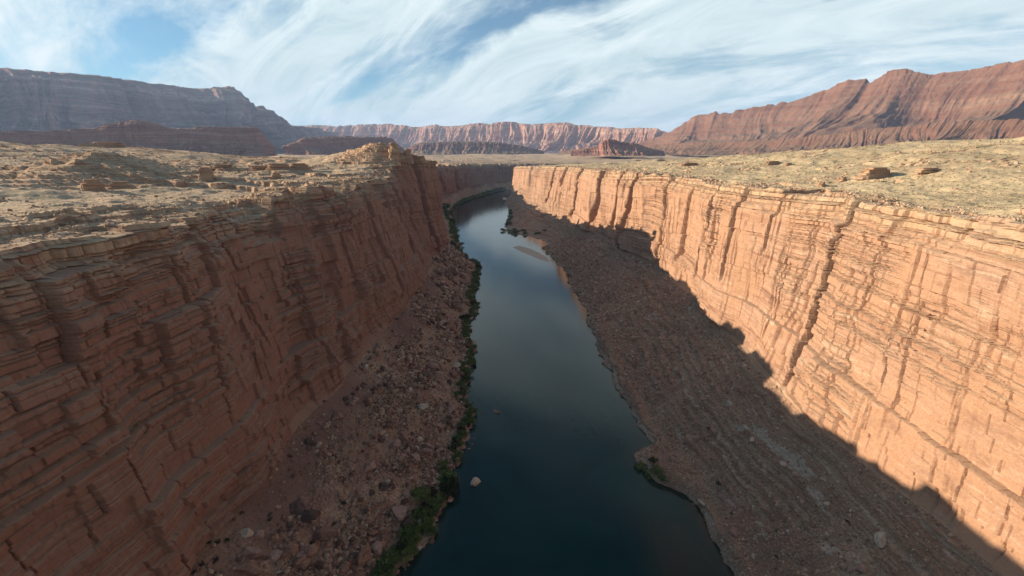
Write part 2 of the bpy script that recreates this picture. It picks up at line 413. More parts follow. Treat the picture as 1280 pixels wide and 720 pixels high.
    off += -10.0 * top * 0
    # ledge treads: the cap rock steps back
    tq = v + .05 * fbm(u / 16, z * 0, 3, seed + 200)
    capn = fbm(u / 22, z * 0, 3, seed + 5)
    off -= 2.4 * sstep(.87, .885, tq) * sstep(-.25, .1, capn) + 2.0 * sstep(.935, .95, tq) * sstep(.1, -.1, capn) + 1.6 * sstep(.90, .915, tq + .03 * capn) * sstep(.0, .2, fbm(u / 12, z * 0, 3, seed + 15))
    off += 1.6 * sstep(.84, 1, v) * (cellhash(np.floor(u / 4.1 + .7 * np.sin(u / 7)), i2, 5) - .6)
    off += 2.5
    fadeb = sstep(0, .04, v)
    off = off * (.35 + .65 * fadeb)
    tb = off[0]; tr = off[-1]
    CX = X + N[:, 0][None] * off; CY = Y + N[:, 1][None] * off
    zj = z + .07 * fbm(u / 1.7, z / 1.7, 2, seed + 70) * np.sin(np.pi * v)
    Cg = np.stack([CX, CY, zj], -1)
    # ---------------- talus / ledgy slope
    nt = 250
    t = np.linspace(0, 1, nt)[:, None] ** 1.0
    ex = 1.25 if sgn > 0 else 1.2
    low = np.exp(-((Yc - 800) / 150) ** 2) if sgn < 0 else np.exp(-((Yc - 600) / 60) ** 2) * .5
    ex = ex + 1.3 * low
    zt = W[:, 2][None] + (B[:, 2] - W[:, 2])[None] * t ** ex
    XT = W[:, 0][None] + (B[:, 0] - W[:, 0])[None] * t; YT = W[:, 1][None] + (B[:, 1] - W[:, 1])[None] * t
    hb = t ** 2.5
    jag = 2.2 * fbm(u / 16, t * 2, 4, seed + 80) + 1.2 * fbm(u / 3.5, t * 4, 3, seed + 83)
    lob = np.exp(-((Yc - 161) / 15) ** 4) * sstep(.28, .0, t) * (sgn < 0)
    XT = XT - 13 * lob; zt = zt + 2.6 * lob * sstep(0, .05, t)
    kt = np.hanning(61); tbs = np.convolve(np.pad(tb, 30, 'edge'), kt / kt.sum(), 'valid'); tb = tbs + (tb - tbs) * t ** 40
    XT = XT + N[:, 0][None] * (hb * tb + (1 - hb) * jag * 1.2); YT = YT + N[:, 1][None] * (hb * tb + (1 - hb) * jag * 1.2)
    inn = sstep(0, .12, t) * sstep(1, .93, t)
    dz = (3.4 * fbm(XT / 30, YT / 30, 4, seed + 90) + 1.0 * fbm(XT / 7, YT / 7, 3, seed + 89)) * inn
    a1, a2, ah = worley(XT / 3.4, YT / 3.4, seed + 91)
    b1, b2, bh = worley(XT / 1.5, YT / 1.5, seed + 94)
    soil = np.zeros_like(zt); ledge = np.zeros_like(zt); pale = np.zeros_like(zt)
    lump = (np.clip(.5 - a1, 0, 1) * 2.6 * (ah > .55) + np.clip(.55 - b1, 0, 1) * 1.0)
    if sgn > 0:
        soil = sstep(.62, .9, t + .15 * fbm(XT / 14, YT / 14, 4, seed + 97)) * sstep(.9, .3, vnoise(u / 50, t, 3))
        dz += lump * (1 - .8 * soil) * inn
        # long spur of bedded rock in the middle of the slope
        sp = sstep(.05, .3, fbm(u / 30, t * 3, 3, seed + 99) + .6 * np.exp(-((XT + 62) / 9) ** 2 - ((YT - 150) / 22) ** 2)) * sstep(.15, .3, t) * sstep(.9, .75, t)
        z0 = zt + dz; stp = 1.7; q = (z0 + .9 * fbm(XT / 8, YT / 8, 3, 5)) / stp; fq = q - np.floor(q)
        dz += sp * (sstep(.35, .65, fq) - fq) * stp
    else:
        ledge = sstep(-.05, .2, fbm(u / 60, t * 3.2, 4, seed + 99) + .55 * (t - .50) + .35 * sstep(.13, .0, t)) 
        ledge = np.maximum(ledge, sstep(.62, .75, t + .05 * fbm(u / 20, t * 0, 2, 3))) * inn
        lowl = sstep(.2, .1, t) * sstep(400, 300, Yc) * sstep(-.1, .2, fbm(u / 25, t * 2, 2, 17) + .15)
        ledge = np.maximum(ledge, lowl * inn)
        dz += lump * .38 * (1 - ledge) * inn
        dz += 2.5 * np.exp(-((t - .14) / .06) ** 2) * sstep(400, 300, Yc) * inn
        z0 = zt + dz + 1.5 * fbm(XT / 70, YT / 70, 2, 5) + .35 * fbm(XT / 6, YT / 6, 3, 9)
        ls = Strata(seed + 5, -20, 90, .5, 3.8, 1)
        i = np.clip(np.searchsorted(ls.z, z0) - 1, 0, ls.n - 2); th = ls.z[i + 1] - ls.z[i]; fq = (z0 - ls.z[i]) / th
        dz += ledge * (sstep(.5, .72, fq) - fq) * th * (.45 + .55 * vnoise(XT / 11, YT / 11, 6))
        wj1, wj2, wjh = worley(XT / 2.2 + 40, YT / 2.2, seed + 191)
        dz += ledge * inn * ((wjh - .5) * .5 - np.clip(.1 - (wj2 - wj1), 0, 1) * 3)
        pale = fbm(u / 9, t * 14, 5, seed + 120) * .95 + .52 * np.exp(-((t - .74 + (Yc - 150) * .002) / .06) ** 2) * np.exp(-((Yc - 158) / 26) ** 2)
        pale = pale * (.4 + .6 * inn)
    ZT = zt + dz
    # gentle bench under the right bank spur
    Tg = np.stack([XT, YT, ZT], -1)
    # ---------------- plateau
    npz = 300
    q = np.linspace(0, 1, npz)[:, None]
    d = 14000 * (np.exp(q * 8.2) - 1) / (math.exp(8.2) - 1) + q * 90
    if sgn > 0:
        ang = np.interp(Yc[0], [900, 1250, 1500, 1750, 1950, 2400], [173, 150, 120, 100, 92, 85])
    else:
        ang = np.full(nc, 6.0)
    dx = np.cos(np.radians(ang))[None]; dy = np.sin(np.radians(ang))[None]
    fr_ = np.exp(-d / 12)
    XP = R[:, 0][None] + N[:, 0][None] * tr * fr_ + dx * d; YP = R[:, 1][None] + N[:, 1][None] * tr * fr_ + dy * d
    rz = R0z[None] + rimstep[None] * sstep(32, 3, d + 5 * fbm(XP / 9, YP / 9, 3, 8) * sstep(0, 4, d))
    if sgn > 0:
        hgt = np.interp(Yc, [-300, 100, 300, 600, 1100, 1600], [34, 34, 34, 30, 14, 6])
        base = (hgt * sstep(10, 620, d)) + 3 * sstep(0, 25, d)
        rz2 = rz + (121 - rz) * sstep(25, 170, d) * (rz > 123.5)
        rz = np.where(Yc < 700, rz2, rz)
        zfar = np.where(Yc < 1200, 118.0, 118.0)
        zfin = rz + base
        w = sstep(750, 1500, d); zfin = zfin * (1 - w) + zfar * w
        mound = 5 * np.exp(-((d - 26) / 20) ** 2 - ((Yc - 480) / 30) ** 2)
        zfin = zfin + mound
        # knoll at the left edge
        zfin += 15 * np.exp(-(((XP + 295) / 40) ** 2 + ((YP - 320) / 45) ** 2)) + 6 * np.exp(-(((XP + 215) / 40) ** 2 + ((YP - 190) / 25) ** 2))
        bandm = sstep(6, 30, d) * sstep(330, 200, d)
        yb = YP + 14 * fbm(XP / 40, YP / 200, 3, 77) + 5 * fbm(XP / 8, YP / 40, 2, 78)
        zfin += bandm * (3.2 * sstep(296, 298, yb) + 2.4 * sstep(310, 311.5, yb) + 2.0 * sstep(385, 387, yb + 8 * fbm(XP / 20, YP / 99, 2, 5)) - 6.5 * sstep(150, 260, YP) )
    else:
        hgt = np.interp(Yc, [-300, 100, 400, 700, 1000, 1400], [72, 70, 62, 45, 30, 22])
        zfin = rz + hgt * (.45 * sstep(0, 350, d) + .55 * sstep(100, 1000, d))
        w = sstep(1200, 2200, d); zfin = zfin * (1 - w) + 118 * w
    nearw = sstep(0, 12, d)
    n5 = fbm(XP / 90, YP / 90, 4, seed + 140) * 6 * sstep(10, 120, d) * sstep(3000, 1200, d) + fbm(XP / 11, YP / 11, 4, seed + 143) * 1.5 * nearw * sstep(1500, 600, d)
    n5 = n5 + 15 * fbm(XP / 420, YP / 420, 4, seed + 147) * sstep(150, 900, d) * sstep(14000, 5000, d) * (sgn > 0)
    zfin = zfin + n5
    z0 = zfin + .7 * fbm(XP / 9, YP / 9, 3, 7)
    ls = Strata(seed + 9, 90, 260, 1.0, 3.6, 1)
    i = np.clip(np.searchsorted(ls.z, z0) - 1, 0, ls.n - 2); th = ls.z[i + 1] - ls.z[i]; fq = (z0 - ls.z[i]) / th
    mk = sstep(.02, .22, fbm(XP / 45, YP / 26, 4, seed + 150) + (.16 if sgn > 0 else -.14) + (.5 * np.exp(-(((XP + 290) / 60) ** 2 + ((YP - 310) / 50) ** 2)) if sgn > 0 else 0) + .3 * sstep(40, 8, d) + (.5 * np.exp(-((d - 26) / 40) ** 2 - ((Yc - 470) / 60) ** 2) if sgn > 0 else 0)) * sstep(1500, 700, d)
    zfin = zfin + mk * nearw * (sstep(.45, .62, fq) - fq) * th * 1.0
    jb1, jb2, jbh = worley(XP / 3.2, YP / 3.2, seed + 160)
    rimrock = np.clip(sstep(26, 4, d + 8 * fbm(XP / 12, YP / 12, 3, 4)) * .9 + mk * .35, 0, 1)
    zfin = zfin + rimrock * nearw * ((jbh - .5) * 1.0 - np.clip(.12 - (jb2 - jb1), 0, 1) * 5) * sstep(500, 200, d)
    Pg = np.stack([XP, YP, zfin], -1)
    Pg[0] = Cg[-1]; Tg[-1] = Cg[0]
    fl = sgn < 0
    names = ('talus_slope_' + name, 'canyon_wall_' + name, 'plateau_' + name)
    o1 = mesh_np(names[0], Tg, grid_faces(nt, nc, fl), matT, attrs={'soil': soil, 'ledge': ledge, 'pale': pale})
    o2 = mesh_np(names[1], Cg, grid_faces(nr, nc, fl), matC, attrs={'v': np.broadcast_to(v, (nr, nc))})
    o3 = mesh_np(names[2], Pg, grid_faces(npz, nc, fl), matP, attrs={'rimrock': rimrock})
    for o in (o1, o2, o3): set_props(o, kind='structure')
    SIDE[name] = dict(T=Tg, C=Cg, P=Pg, soil=soil, ledge=ledge, d=np.broadcast_to(d, (npz, nc)), rr=rimrock, t=np.broadcast_to(t, (nt, nc)), u=u)
    for kk, G in (('T', Tg), ('P', Pg), ('C', Cg)):
        x, y, dd = project(G); SIDE[name][kk + 'p'] = (x, y, dd)

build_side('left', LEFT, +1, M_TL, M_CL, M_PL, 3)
build_side('right', RIGHT, -1, M_TR, M_CR, M_PR, 57)

def pick(side, grid, x, y):
    px, py, dd = SIDE[side][grid + 'p']
    e = (px - x) ** 2 + (py - y) ** 2 + np.where(dd < 5, 1e9, 0)
    k = int(np.argmin(e)); return SIDE[side][grid].reshape(-1, 3)[k]

# ------------------------------------------------------------------ river
t = NT('river_water'); p = t.pos()
n1 = t.noise(t.scale(p, (.35, .12, 1)), 1, 4, .6); n2 = t.noise(p, .02, 4, .6, .6)
sx = t.n('ShaderNodeSeparateXYZ'); t.l(p, sx.inputs[0])
c = t.ramp(n2, [(.35, (.001, .020, .016)), (.65, (.003, .036, .028))])
sh = t.attr('shallow')
c = t.mix(t.ramp(sh, [(.0, 0), (.6, .75), (1, 1)]), c, (.045, .036, .016))
rip = t.ramp(t.noise(t.scale(p, (.03, .012, 1)), 1, 4, .6), [(.4, .25), (.6, 1)])
b = t.bsdf(c, .10, t.math('MULTIPLY', n1, rip), .55, .16, .5)
b.inputs['IOR'].default_value = 1.333
M_W = t.m
ny, nx = 420, 60
wy = -220 + (np.linspace(0, 1, ny) ** 1.6)[:, None] * 2250
sL = catmull([(a[0], a[1], 0) for a, _, _ in LEFT], np.linspace(0, 20, 900)); sR = catmull([(a[0], a[1], 0) for a, _, _ in RIGHT], np.linspace(0, 18, 900))
wx = np.linspace(-330, 620, 260)[None]
WX = wx + 0 * wy; WY = wy + 0 * wx
flat = np.stack([WX, WY], -1).reshape(-1, 2)
def dmin(P, L):
    out = np.empty(len(P))
    for k in range(0, len(P), 4000):
        out[k:k + 4000] = np.min(np.hypot(P[k:k + 4000, None, 0] - L[None, :, 0], P[k:k + 4000, None, 1] - L[None, :, 1]), axis=1)
    return out
def waterline(side):
    G = SIDE[side]['T']; k = np.argmax(G[..., 2] > 0, axis=0); q = G[k, np.arange(G.shape[1])]; return q[(q[:, 1] > -200) & (q[:, 1] < 1700)][::4]
dR = dmin(flat, waterline('right')); dL = dmin(flat, waterline('left'))
shal = np.exp(-dR / 3.0) * .8 + np.exp(-dL / 1.6) * .7 + .9 * np.exp(-((flat[:, 0] - 62) / 11) ** 2 - ((flat[:, 1] - 118) / 26) ** 2)
shal = np.clip(shal * (.7 + .6 * vnoise(flat[:, 0] / 6, flat[:, 1] / 9, 3)), 0, 1)
o = mesh_np('river', np.stack([WX, WY, 0 * WX], -1), grid_faces(ny, 260), M_W, attrs={'shallow': shal})
set_props(o, kind='structure')

# ------------------------------------------------------------------ distant hills
def hill(name, sil, Dfun, zbase, run, cliff, mat, nu=500, nv=120, gul=1.0, seed=0, back=1.6, jit=.02, flat=0.0, bench=.5, comb=False):
    xs = np.array([a for a, b in sil], float); ys = np.array([b for a, b in sil], float)
    x = np.linspace(xs[0], xs[-1], nu); y = np.interp(x, xs, ys)
    D = np.interp(x, [a for a, b in Dfun], [b for a, b in Dfun])
    top = np.array([at_depth(a, b, c) for a, b, c in zip(x, y, D)])
    U = np.concatenate([[0], np.cumsum(np.linalg.norm(np.diff(top[:, :2], axis=0), axis=1))])[None]
    tg = np.gradient(top[:, :2], axis=0); tg /= np.linalg.norm(tg, axis=1)[:, None]
    Nn = np.stack([tg[:, 1], -tg[:, 0]], 1)
    Nn = np.stack([np.convolve(np.pad(Nn[:, i], 40, 'edge'), np.ones(81) / 81, 'valid') for i in (0, 1)], 1)
    H = np.maximum(top[:, 2] - zbase, 5)[None]
    vv = np.linspace(0, back, nv)[:, None]           # 0 foot .. 1 crest .. back
    v = np.minimum(vv, 1)
    # foot apron, slope, cliff
    hp = np.interp(v, [0, .35, .70, .80, .90, 1], [0, .10, .42, .50 + .15 * cliff, .72 + .2 * cliff, 1])
    R = run * H
    dist = R * (1 - v)
    U = U + H * .5 * fbm(U / (H.mean() * 1.5), v * 1.3, 3, seed + 31)
    if comb: g = fbm(U / (H.mean() * 1.1) + v * .8, v * 1.6, 4, seed) * .9 + .11 * ridged(U / (H.mean() * .4) + v * 1.2, v * 2.2, 4, seed + 3)
    else: g = ridged(U / (H.mean() * .62), v * 1.2, 4, seed) * .5 + ridged(U / (H.mean() * .2), v * 2.5, 3, seed + 9) * .25
    amp = gul * H * .55 * np.sin(np.pi * np.clip(v, 0, .93) / 1.0) ** .8
    off = dist + g * amp
    z = zbase + H * hp + H * jit * fbm(U / (H.mean() * .08), v * 3, 4, seed + 4) * sstep(0, .3, v)
    # strata benches
    zs = (z + 12 * fbm(U / 400, v, 3, seed)) / (H.mean() * .09); fz = zs - np.floor(zs)
    z = z + (sstep(.3, .7, fz) - fz) * H.mean() * .09 * bench * sstep(.2, .4, v)
    bk = np.maximum(vv - 1, 0)
    z = z + H * .10 * (fbm(U / (H.mean() * .5), v * 2, 5, seed + 41) * np.sin(np.pi * v) * (vv <= 1))
    z = z - H * (1 - flat) * bk ** 1.1
    X = top[:, 0][None] + Nn[:, 0][None] * off - Nn[:, 0][None] * bk * R * .8; Y = top[:, 1][None] + Nn[:, 1][None] * off - Nn[:, 1][None] * bk * R * .8
    o = mesh_np(name, np.stack([X, Y, z], -1), grid_faces(nv, nu), mat)
    return set_props(o, kind='structure')

MH_L = hill_mat('purple_cliff_rock', [(.12, .055, .05), (.32, .15, .12), (.44, .24, .19), (.66, .48, .38), (.22, .20, .11)], .014)
MH_C = hill_mat('pink_cliff_rock', [(.28, .13, .09), (.40, .20, .14), (.50, .28, .20), (.58, .38, .28), (.38, .24, .17)], .012)
MH_R = hill_mat('red_hill_rock', [(.13, .06, .04), (.21, .095, .06), (.25, .125, .08), (.31, .18, .115), (.27, .17, .105)], .012)
MH_M = hill_mat('maroon_mesa_rock', [(.22, .085, .065), (.34, .14, .10), (.42, .20, .14), (.54, .34, .25), (.40, .25, .17)], .06)

hill('vermilion_escarpment', [(-60,80),(0,86),(100,93),(118,95),(140,98),(165,100),(183,105),(205,108),(232,110),(262,109),(286,110),(294,116),(303,127),(311,136),(325,133),(334,140),(348,150),(362,156),(392,160),(420,166)],
     [(-60, 4300), (100, 4900), (290, 6200), (420, 7600)], 110, 1.5, 1.0, MH_L, 900, 170, 2.3, 2, jit=.012, flat=.9, back=1.4)
hill('far_cliffs', [(350,162),(372,157),(395,156),(420,158),(450,156),(490,155),(505,157),(520,159),(545,156),(560,158),(580,156),(600,154),(612,155),(622,153),(636,152),(652,154),(665,156),(690,154),(708,153),(722,156),(750,158),(775,160),(800,159),(822,161),(830,164),(845,170),(870,176)],
     [(350, 10500), (640, 8200), (870, 6400)], 110, 1.3, .9, MH_C, 900, 130, 1.1, 21, jit=.02, flat=.8, back=1.4)
hill('red_hills', [(800,176),(820,172),(838,164),(852,155),(872,142),(890,141),(915,140),(930,137),(940,133),(958,131),(975,129),(992,126),(1010,119),(1030,112),(1048,104),(1062,98),(1075,99),(1088,101),(1098,96),(1108,89),(1122,85),(1135,86),(1146,90),(1158,93),(1170,94),(1180,91),(1210,88),(1250,78),(1330,70)],
     [(800, 5200), (900, 4600), (1120, 3600), (1330, 2900)], 60, 2.0, .1, MH_R, 900, 190, .9, 33, jit=.03, bench=.3, comb=True)
hill('red_foothills', [(700,189),(740,184),(790,183),(830,180),(870,177),(900,178),(950,176),(1000,172),(1050,166),(1100,160),(1180,152),(1330,146)],
     [(700, 4300), (1000, 2900), (1330, 2100)], 120, 3.0, .1, MH_R, 600, 80, .9, 44, jit=.06, bench=.1, comb=True)
hill('layered_butte', [(-60,166),(0,164),(60,163),(100,161),(122,159),(140,154),(158,151),(170,149),(184,151),(198,156),(206,159),(240,160),(250,158),(285,159),(310,158),(322,160),(328,166),(338,178),(345,184)],
     [(-60, 1700), (345, 2300)], 118, 1.8, .8, MH_M, 500, 90, .5, 51, jit=.03, flat=.7, back=1.5)
hill('low_mesa', [(352,183),(372,176),(378,172),(400,171),(430,170),(455,171),(480,171),(490,173),(497,180),(505,186)], [(352, 2700), (505, 3100)], 115, 1.6, 1., MH_M, 300, 60, .5, 61, jit=.03, flat=.8, back=1.5)
hill('lavender_mesa', [(505,188),(518,180),(530,178),(560,177),(600,177),(625,178),(645,181),(662,184),(680,189)], [(505, 4300), (680, 4300)], 115, 1.8, .8, MH_L, 300, 60, .7, 63, jit=.02, flat=.8, back=1.5)
hill('small_butte', [(715,189),(735,185),(748,182),(752,176),(760,173),(768,174),(775,177),(788,178),(800,180),(808,184),(830,189)], [(715, 2900), (830, 2900)], 118, 1.6, 1., MH_M, 260, 60, .6, 71, jit=.04, back=2)

# ------------------------------------------------------------------ rocks
def rock_proto(seed, n=1):
    import bmesh
    r = np.random.RandomState(seed)
    bm = bmesh.new(); bmesh.ops.create_icosphere(bm, subdivisions=n, radius=1)
    V = np.array([v.co[:] for v in bm.verts]); Fc = np.array([[v.index for v in f.verts] for f in bm.faces]); bm.free()
    # cut by random planes: angular blocks
    for k in range(7 if n == 1 else 11):
        nn = r.randn(3); nn /= np.linalg.norm(nn); c = .42 + .36 * r.rand()
        dd = V @ nn; V = V - np.outer(np.maximum(dd - c, 0), nn)
    if n > 1:
        V = V * (1 + .035 * (fbm(V[:, 0] * 2 + V[:, 2], V[:, 1] * 2 - V[:, 2], 3, seed)[:, None]))
    V = V * np.array([1, .85, .72])
    return V.astype(np.float32), Fc

PR = [rock_proto(i) for i in range(12)]
def scatter_rocks(name, P, size, h, mat):
    Vs = []; Fs = []; Hs = []; base = 0
    n = len(P); kind = rs.randint(0, 12, n)
    for k in range(12):
        idx = np.where(kind == k)[0]
        if not len(idx): continue
        V, Fc = PR[k]; m = len(idx)
        th = rs.rand(m) * 6.283; c, s_ = np.cos(th)[:, None], np.sin(th)[:, None]
        tl = (rs.rand(m)[:, None] - .5) * 1.2
        x = V[None, :, 0] * (.8 + .5 * rs.rand(m)[:, None]); y = V[None, :, 1]; z = V[None, :, 2]
        x, z = x * np.cos(tl) - z * np.sin(tl), x * np.sin(tl) + z * np.cos(tl)
        x, y = x * c - y * s_, x * s_ + y * c
        sz = size[idx][:, None]
        Q = np.stack([x * sz, y * sz, z * sz], -1) + P[idx][:, None, :] + np.array([0, 0, .18])[None, None] * sz[:, :, None]
        Vs.append(Q.reshape(-1, 3)); Fs.append((Fc[None] + (np.arange(m) * len(V))[:, None, None] + base).reshape(-1, 3)); base += m * len(V)
        Hs.append(np.repeat(h[idx], len(Fc)))
    o = mesh_np(name, np.concatenate(Vs), np.concatenate(Fs), mat, fattrs={'h': np.concatenate(Hs)})
    return set_props(o, kind='stuff')

def sample_grid(G, wgt, n):
    a = G[1:, :-1] - G[:-1, :-1]; b = G[:-1, 1:] - G[:-1, :-1]
    A = np.linalg.norm(np.cross(a, b), axis=-1) * wgt[:-1, :-1]
    c = np.cumsum(A.ravel()); r = rs.rand(n) * c[-1]; k = np.searchsorted(c, r); k = np.clip(k, 0, A.size - 1)
    i, j = np.unravel_index(k, A.shape)
    f, g = rs.rand(n)[:, None], rs.rand(n)[:, None]
    return G[i, j] + f * a[i, j] + g * b[i, j], i, j

def near_w(G, lo=60, far=700, p=1.4):
    d = np.hypot(G[..., 0], G[..., 1]); d = np.sqrt(d ** 2 + (CAMZ - G[..., 2]) ** 2)
    return np.where((G[..., 1] < 40) | (d > far) | (G[..., 2] < -.3), 0, (150 / d) ** p)

L = SIDE['left']; Rr = SIDE['right']
w = near_w(L['T']) * (1 - .85 * L['soil']) * (.25 + 1.5 * vnoise(L['T'][..., 0] / 18, L['T'][..., 1] / 18, 5) ** 2)
w = w * (.12 + sstep(.42, .66, vnoise(L['T'][..., 0] / 9 + 50, L['T'][..., 1] / 14, 15)))
P, i, j = sample_grid(L['T'], w, 60000)
sz = .18 + .5 * rs.rand(len(P)) ** 4 + 1.8 * rs.rand(len(P)) ** 16
sz *= np.clip(np.linalg.norm(P, axis=1) / 200, .8, 2.2)
scatter_rocks('rubble', P, sz, np.clip(rs.rand(len(P)) ** 1.2 * .78 + (rs.rand(len(P)) > .96) * .4, 0, 1), M_RUB)
w = near_w(Rr['T']) * (1 - .6 * Rr['ledge']) * (.4 + vnoise(Rr['T'][..., 0] / 18, Rr['T'][..., 1] / 18, 5))
P, i, j = sample_grid(Rr['T'], w, 70000)
sz = .17 + .28 * rs.rand(len(P)) ** 3 + .8 * rs.rand(len(P)) ** 18
sz *= np.clip(np.linalg.norm(P, axis=1) / 200, .8, 2.2)
scatter_rocks('gravel', P, sz, np.clip(.25 + rs.rand(len(P)) * .7, 0, 1), M_RUB)
for nm, Sd, nn in (('left', L, 9000), ('right', Rr, 5000)):
    G = Sd['P']; w = near_w(G, far=900, p=1.2) * (.03 + Sd['rr']) * (np.abs(G[..., 0]) < 900)
    P, i, j = sample_grid(G, w, nn)
    sz = (.25 + .6 * rs.rand(nn) ** 4) * np.clip(np.linalg.norm(P, axis=1) / 200, .8, 2.5)
    scatter_rocks('loose_stones', P, sz, np.clip(.4 + rs.rand(nn) * .5, 0, 1), M_RUB)

# ------------------------------------------------------------------ scrub on the plateaus (nobody could count it)
M_SCR = leaf_mat('dry_scrub_leaf', (.28, .21, .10), (.50, .385, .22))
def tufts(name, P, size, mat):
    n = len(P); nl = 9; Vs = []; 
    th = rs.rand(n, nl) * 6.283; el = rs.rand(n, nl) * 1.3 + .1; ln = (.5 + .5 * rs.rand(n, nl)) * size[:, None]
    d = np.stack([np.cos(th) * np.cos(el), np.sin(th) * np.cos(el), np.sin(el)], -1)
    sd = np.stack([-np.sin(th), np.cos(th), 0 * th], -1) * ln[..., None] * .38
    tip = P[:, None] + d * ln[..., None]; m = P[:, None] + d * ln[..., None] * .35
    V = np.stack([P[:, None] + 0 * d, m + sd, tip, m - sd], 2).reshape(-1, 3)
    Fq = np.arange(len(V)).reshape(-1, 4)
    o = mesh_np(name, V, Fq, mat, fattrs={'h': np.repeat(rs.rand(n), nl)})
    return set_props(o, 'low dry scrub dotted over the plateau', 'scrub', kind='stuff')
for Sd, nn, fr in ((L, 9000, .5), (Rr, 20000, 1)):
    G = Sd['P']; w = near_w(G, far=1300, p=1.5) * (1 - .75 * Sd['rr']) * (np.abs(G[..., 0]) < 1200) * (.2 + vnoise(G[..., 0] / 30, G[..., 1] / 30, 8))
    P, i, j = sample_grid(G, w, nn)
    sz = (.25 + .3 * rs.rand(nn)) * np.clip(np.linalg.norm(P, axis=1) / 250, .8, 2.4)
    tufts('scrub', P, sz, M_SCR)

# ------------------------------------------------------------------ shrubs
M_L = [leaf_mat('tamarisk_leaf', (.04, .075, .018), (.22, .27, .08)), leaf_mat('dark_shrub_leaf', (.025, .034, .015), (.07, .085, .035)), leaf_mat('dry_shrub_leaf', (.07, .075, .03), (.16, .14, .06))]
M_STEM = NT('shrub_bark'); M_STEM.bsdf((.10, .07, .05), .9); M_STEM = M_STEM.m
def shrub_meshes(seed, nleaf=1300, mat=None):
    r = np.random.RandomState(seed); nc = 16
    cth = r.rand(nc) * 6.283; cr = np.sqrt(r.rand(nc)) * .72; cz = .30 + .55 * r.rand(nc) * (1.15 - cr)
    C = np.stack([np.cos(cth) * cr, np.sin(cth) * cr, cz], 1); rad = .16 + .20 * r.rand(nc)
    k = r.randint(0, nc, nleaf); dv = r.randn(nleaf, 3); dv /= np.linalg.norm(dv, axis=1)[:, None]
    P = C[k] + dv * (rad[k] * (.45 + .65 * r.rand(nleaf)))[:, None]; P[:, 2] = np.maximum(P[:, 2], .02)
    a = r.randn(nleaf, 3); a /= np.linalg.norm(a, axis=1)[:, None]; b = np.cross(a, r.randn(nleaf, 3)); b /= np.linalg.norm(b, axis=1)[:, None]
    s = (.045 + .04 * r.rand(nleaf))[:, None]
    V = np.stack([P - a * s, P + b * s * .5, P + a * s, P - b * s * .5], 1).reshape(-1, 3)
    hh = np.clip(T[k & 511, seed & 511] * .7 + r.rand(nleaf) * .4, 0, 1)
    # stems: three-sided tapered rods
    SV = []; SF = []
    for q in range(nc):
        e = C[q]; b0 = np.array([e[0] * .1, e[1] * .1, -.05]); base = len(SV)
        for p_, rr in ((b0, .03), (b0 * .5 + e * .5 + np.array([0, 0, .04]), .02), (e, .008)):
            for j in range(3): SV.append(p_ + rr * np.array([math.cos(j * 2.094), math.sin(j * 2.094), 0]))
        for lv in range(2):
            for j in range(3):
                SF.append([base + lv * 3 + j, base + lv * 3 + (j + 1) % 3, base + lv * 3 + 3 + (j + 1) % 3, base + lv * 3 + 3 + j])
    return V, hh, np.array(SV), np.array(SF)
PROTO = {}
def shrub(name, loc, size, height, kind, var, label, group, parts):
    key = (kind, var)
    if key not in PROTO:
        V, hh, SV, SF = shrub_meshes(100 + kind * 10 + var)
        f = mesh_np('foliage', V, np.arange(len(V)).reshape(-1, 4), M_L[kind], fattrs={'h': hh}); s_ = mesh_np('stems', SV, SF, M_STEM)
        PROTO[key] = (f.data, s_.data); bpy.data.objects.remove(f); bpy.data.objects.remove(s_)
    fm, sm = PROTO[key]
    if parts:
        o = bpy.data.objects.new(name, None); COL.objects.link(o)
        f = bpy.data.objects.new('foliage', fm); s_ = bpy.data.objects.new('stems', sm)
        for c in (f, s_): c.parent = o; COL.objects.link(c)
    else:
        o = bpy.data.objects.new(name, fm); COL.objects.link(o)
    o.location = (float(loc[0]), float(loc[1]), float(loc[2]) - .1); o.rotation_euler[2] = random.random() * 6.28
    o.scale = (size, size * random.uniform(.8, 1.15), height)
    return set_props(o, label, 'shrub', group)

def bank_point(side, Y, inland):
    G = SIDE[side]['T']; t0 = G[..., 2]
    # the water line of the column nearest this Y
    col = np.argmin(np.abs(G[40, :, 1] - Y) + (np.abs(G[40, :, 0]) > 230) * 1e4)
    c = G[:, col]; k = int(np.argmax(c[:, 2] > .15)); p0 = c[k]
    dd = np.linalg.norm(c[:, :2] - p0[:2], axis=1); dd[:k] = 0
    k2 = int(np.argmin(np.abs(dd - inland) + (np.arange(len(c)) < k) * 1e3)); return c[k2]

Y = 96.0; n = 0
while Y < 1180:
    dens = 1.0 if Y < 160 else (.8 if Y < 620 else 1.0)
    sz = random.uniform(2.3, 4.3) * (1.4 if Y < 160 else 1) * (1 + max(0, Y - 250) / 600)
    for rep in range(2 if 165 < Y < 400 and random.random() < .25 else 1):
        inl = random.uniform(.3, 4.0 + (6 if Y < 150 else 0) + max(0, Y - 450) / 70)
        p = bank_point('left', Y, inl)
        near = Y < 300
        if Y < 165: lb, g = 'leafy green shrub in the thicket at the near left water edge', 'shrubs in the near thicket on the left bank'
        elif Y < 420: lb, g = 'green shrub among stones along the left bank of the river', 'shrubs along the left bank'
        else: lb, g = 'distant green shrub in the hedge lining the left bank before the bend', 'shrubs of the far left bank hedge'
        shrub('riverside_shrub', p, sz, sz * random.uniform(.8, 1.1), 0 if random.random() < .8 else 1, random.randint(0, 3), lb, g, near); n += 1
    Y += sz * (.42 if Y < 160 else (1.05 if Y < 600 else 1.3))
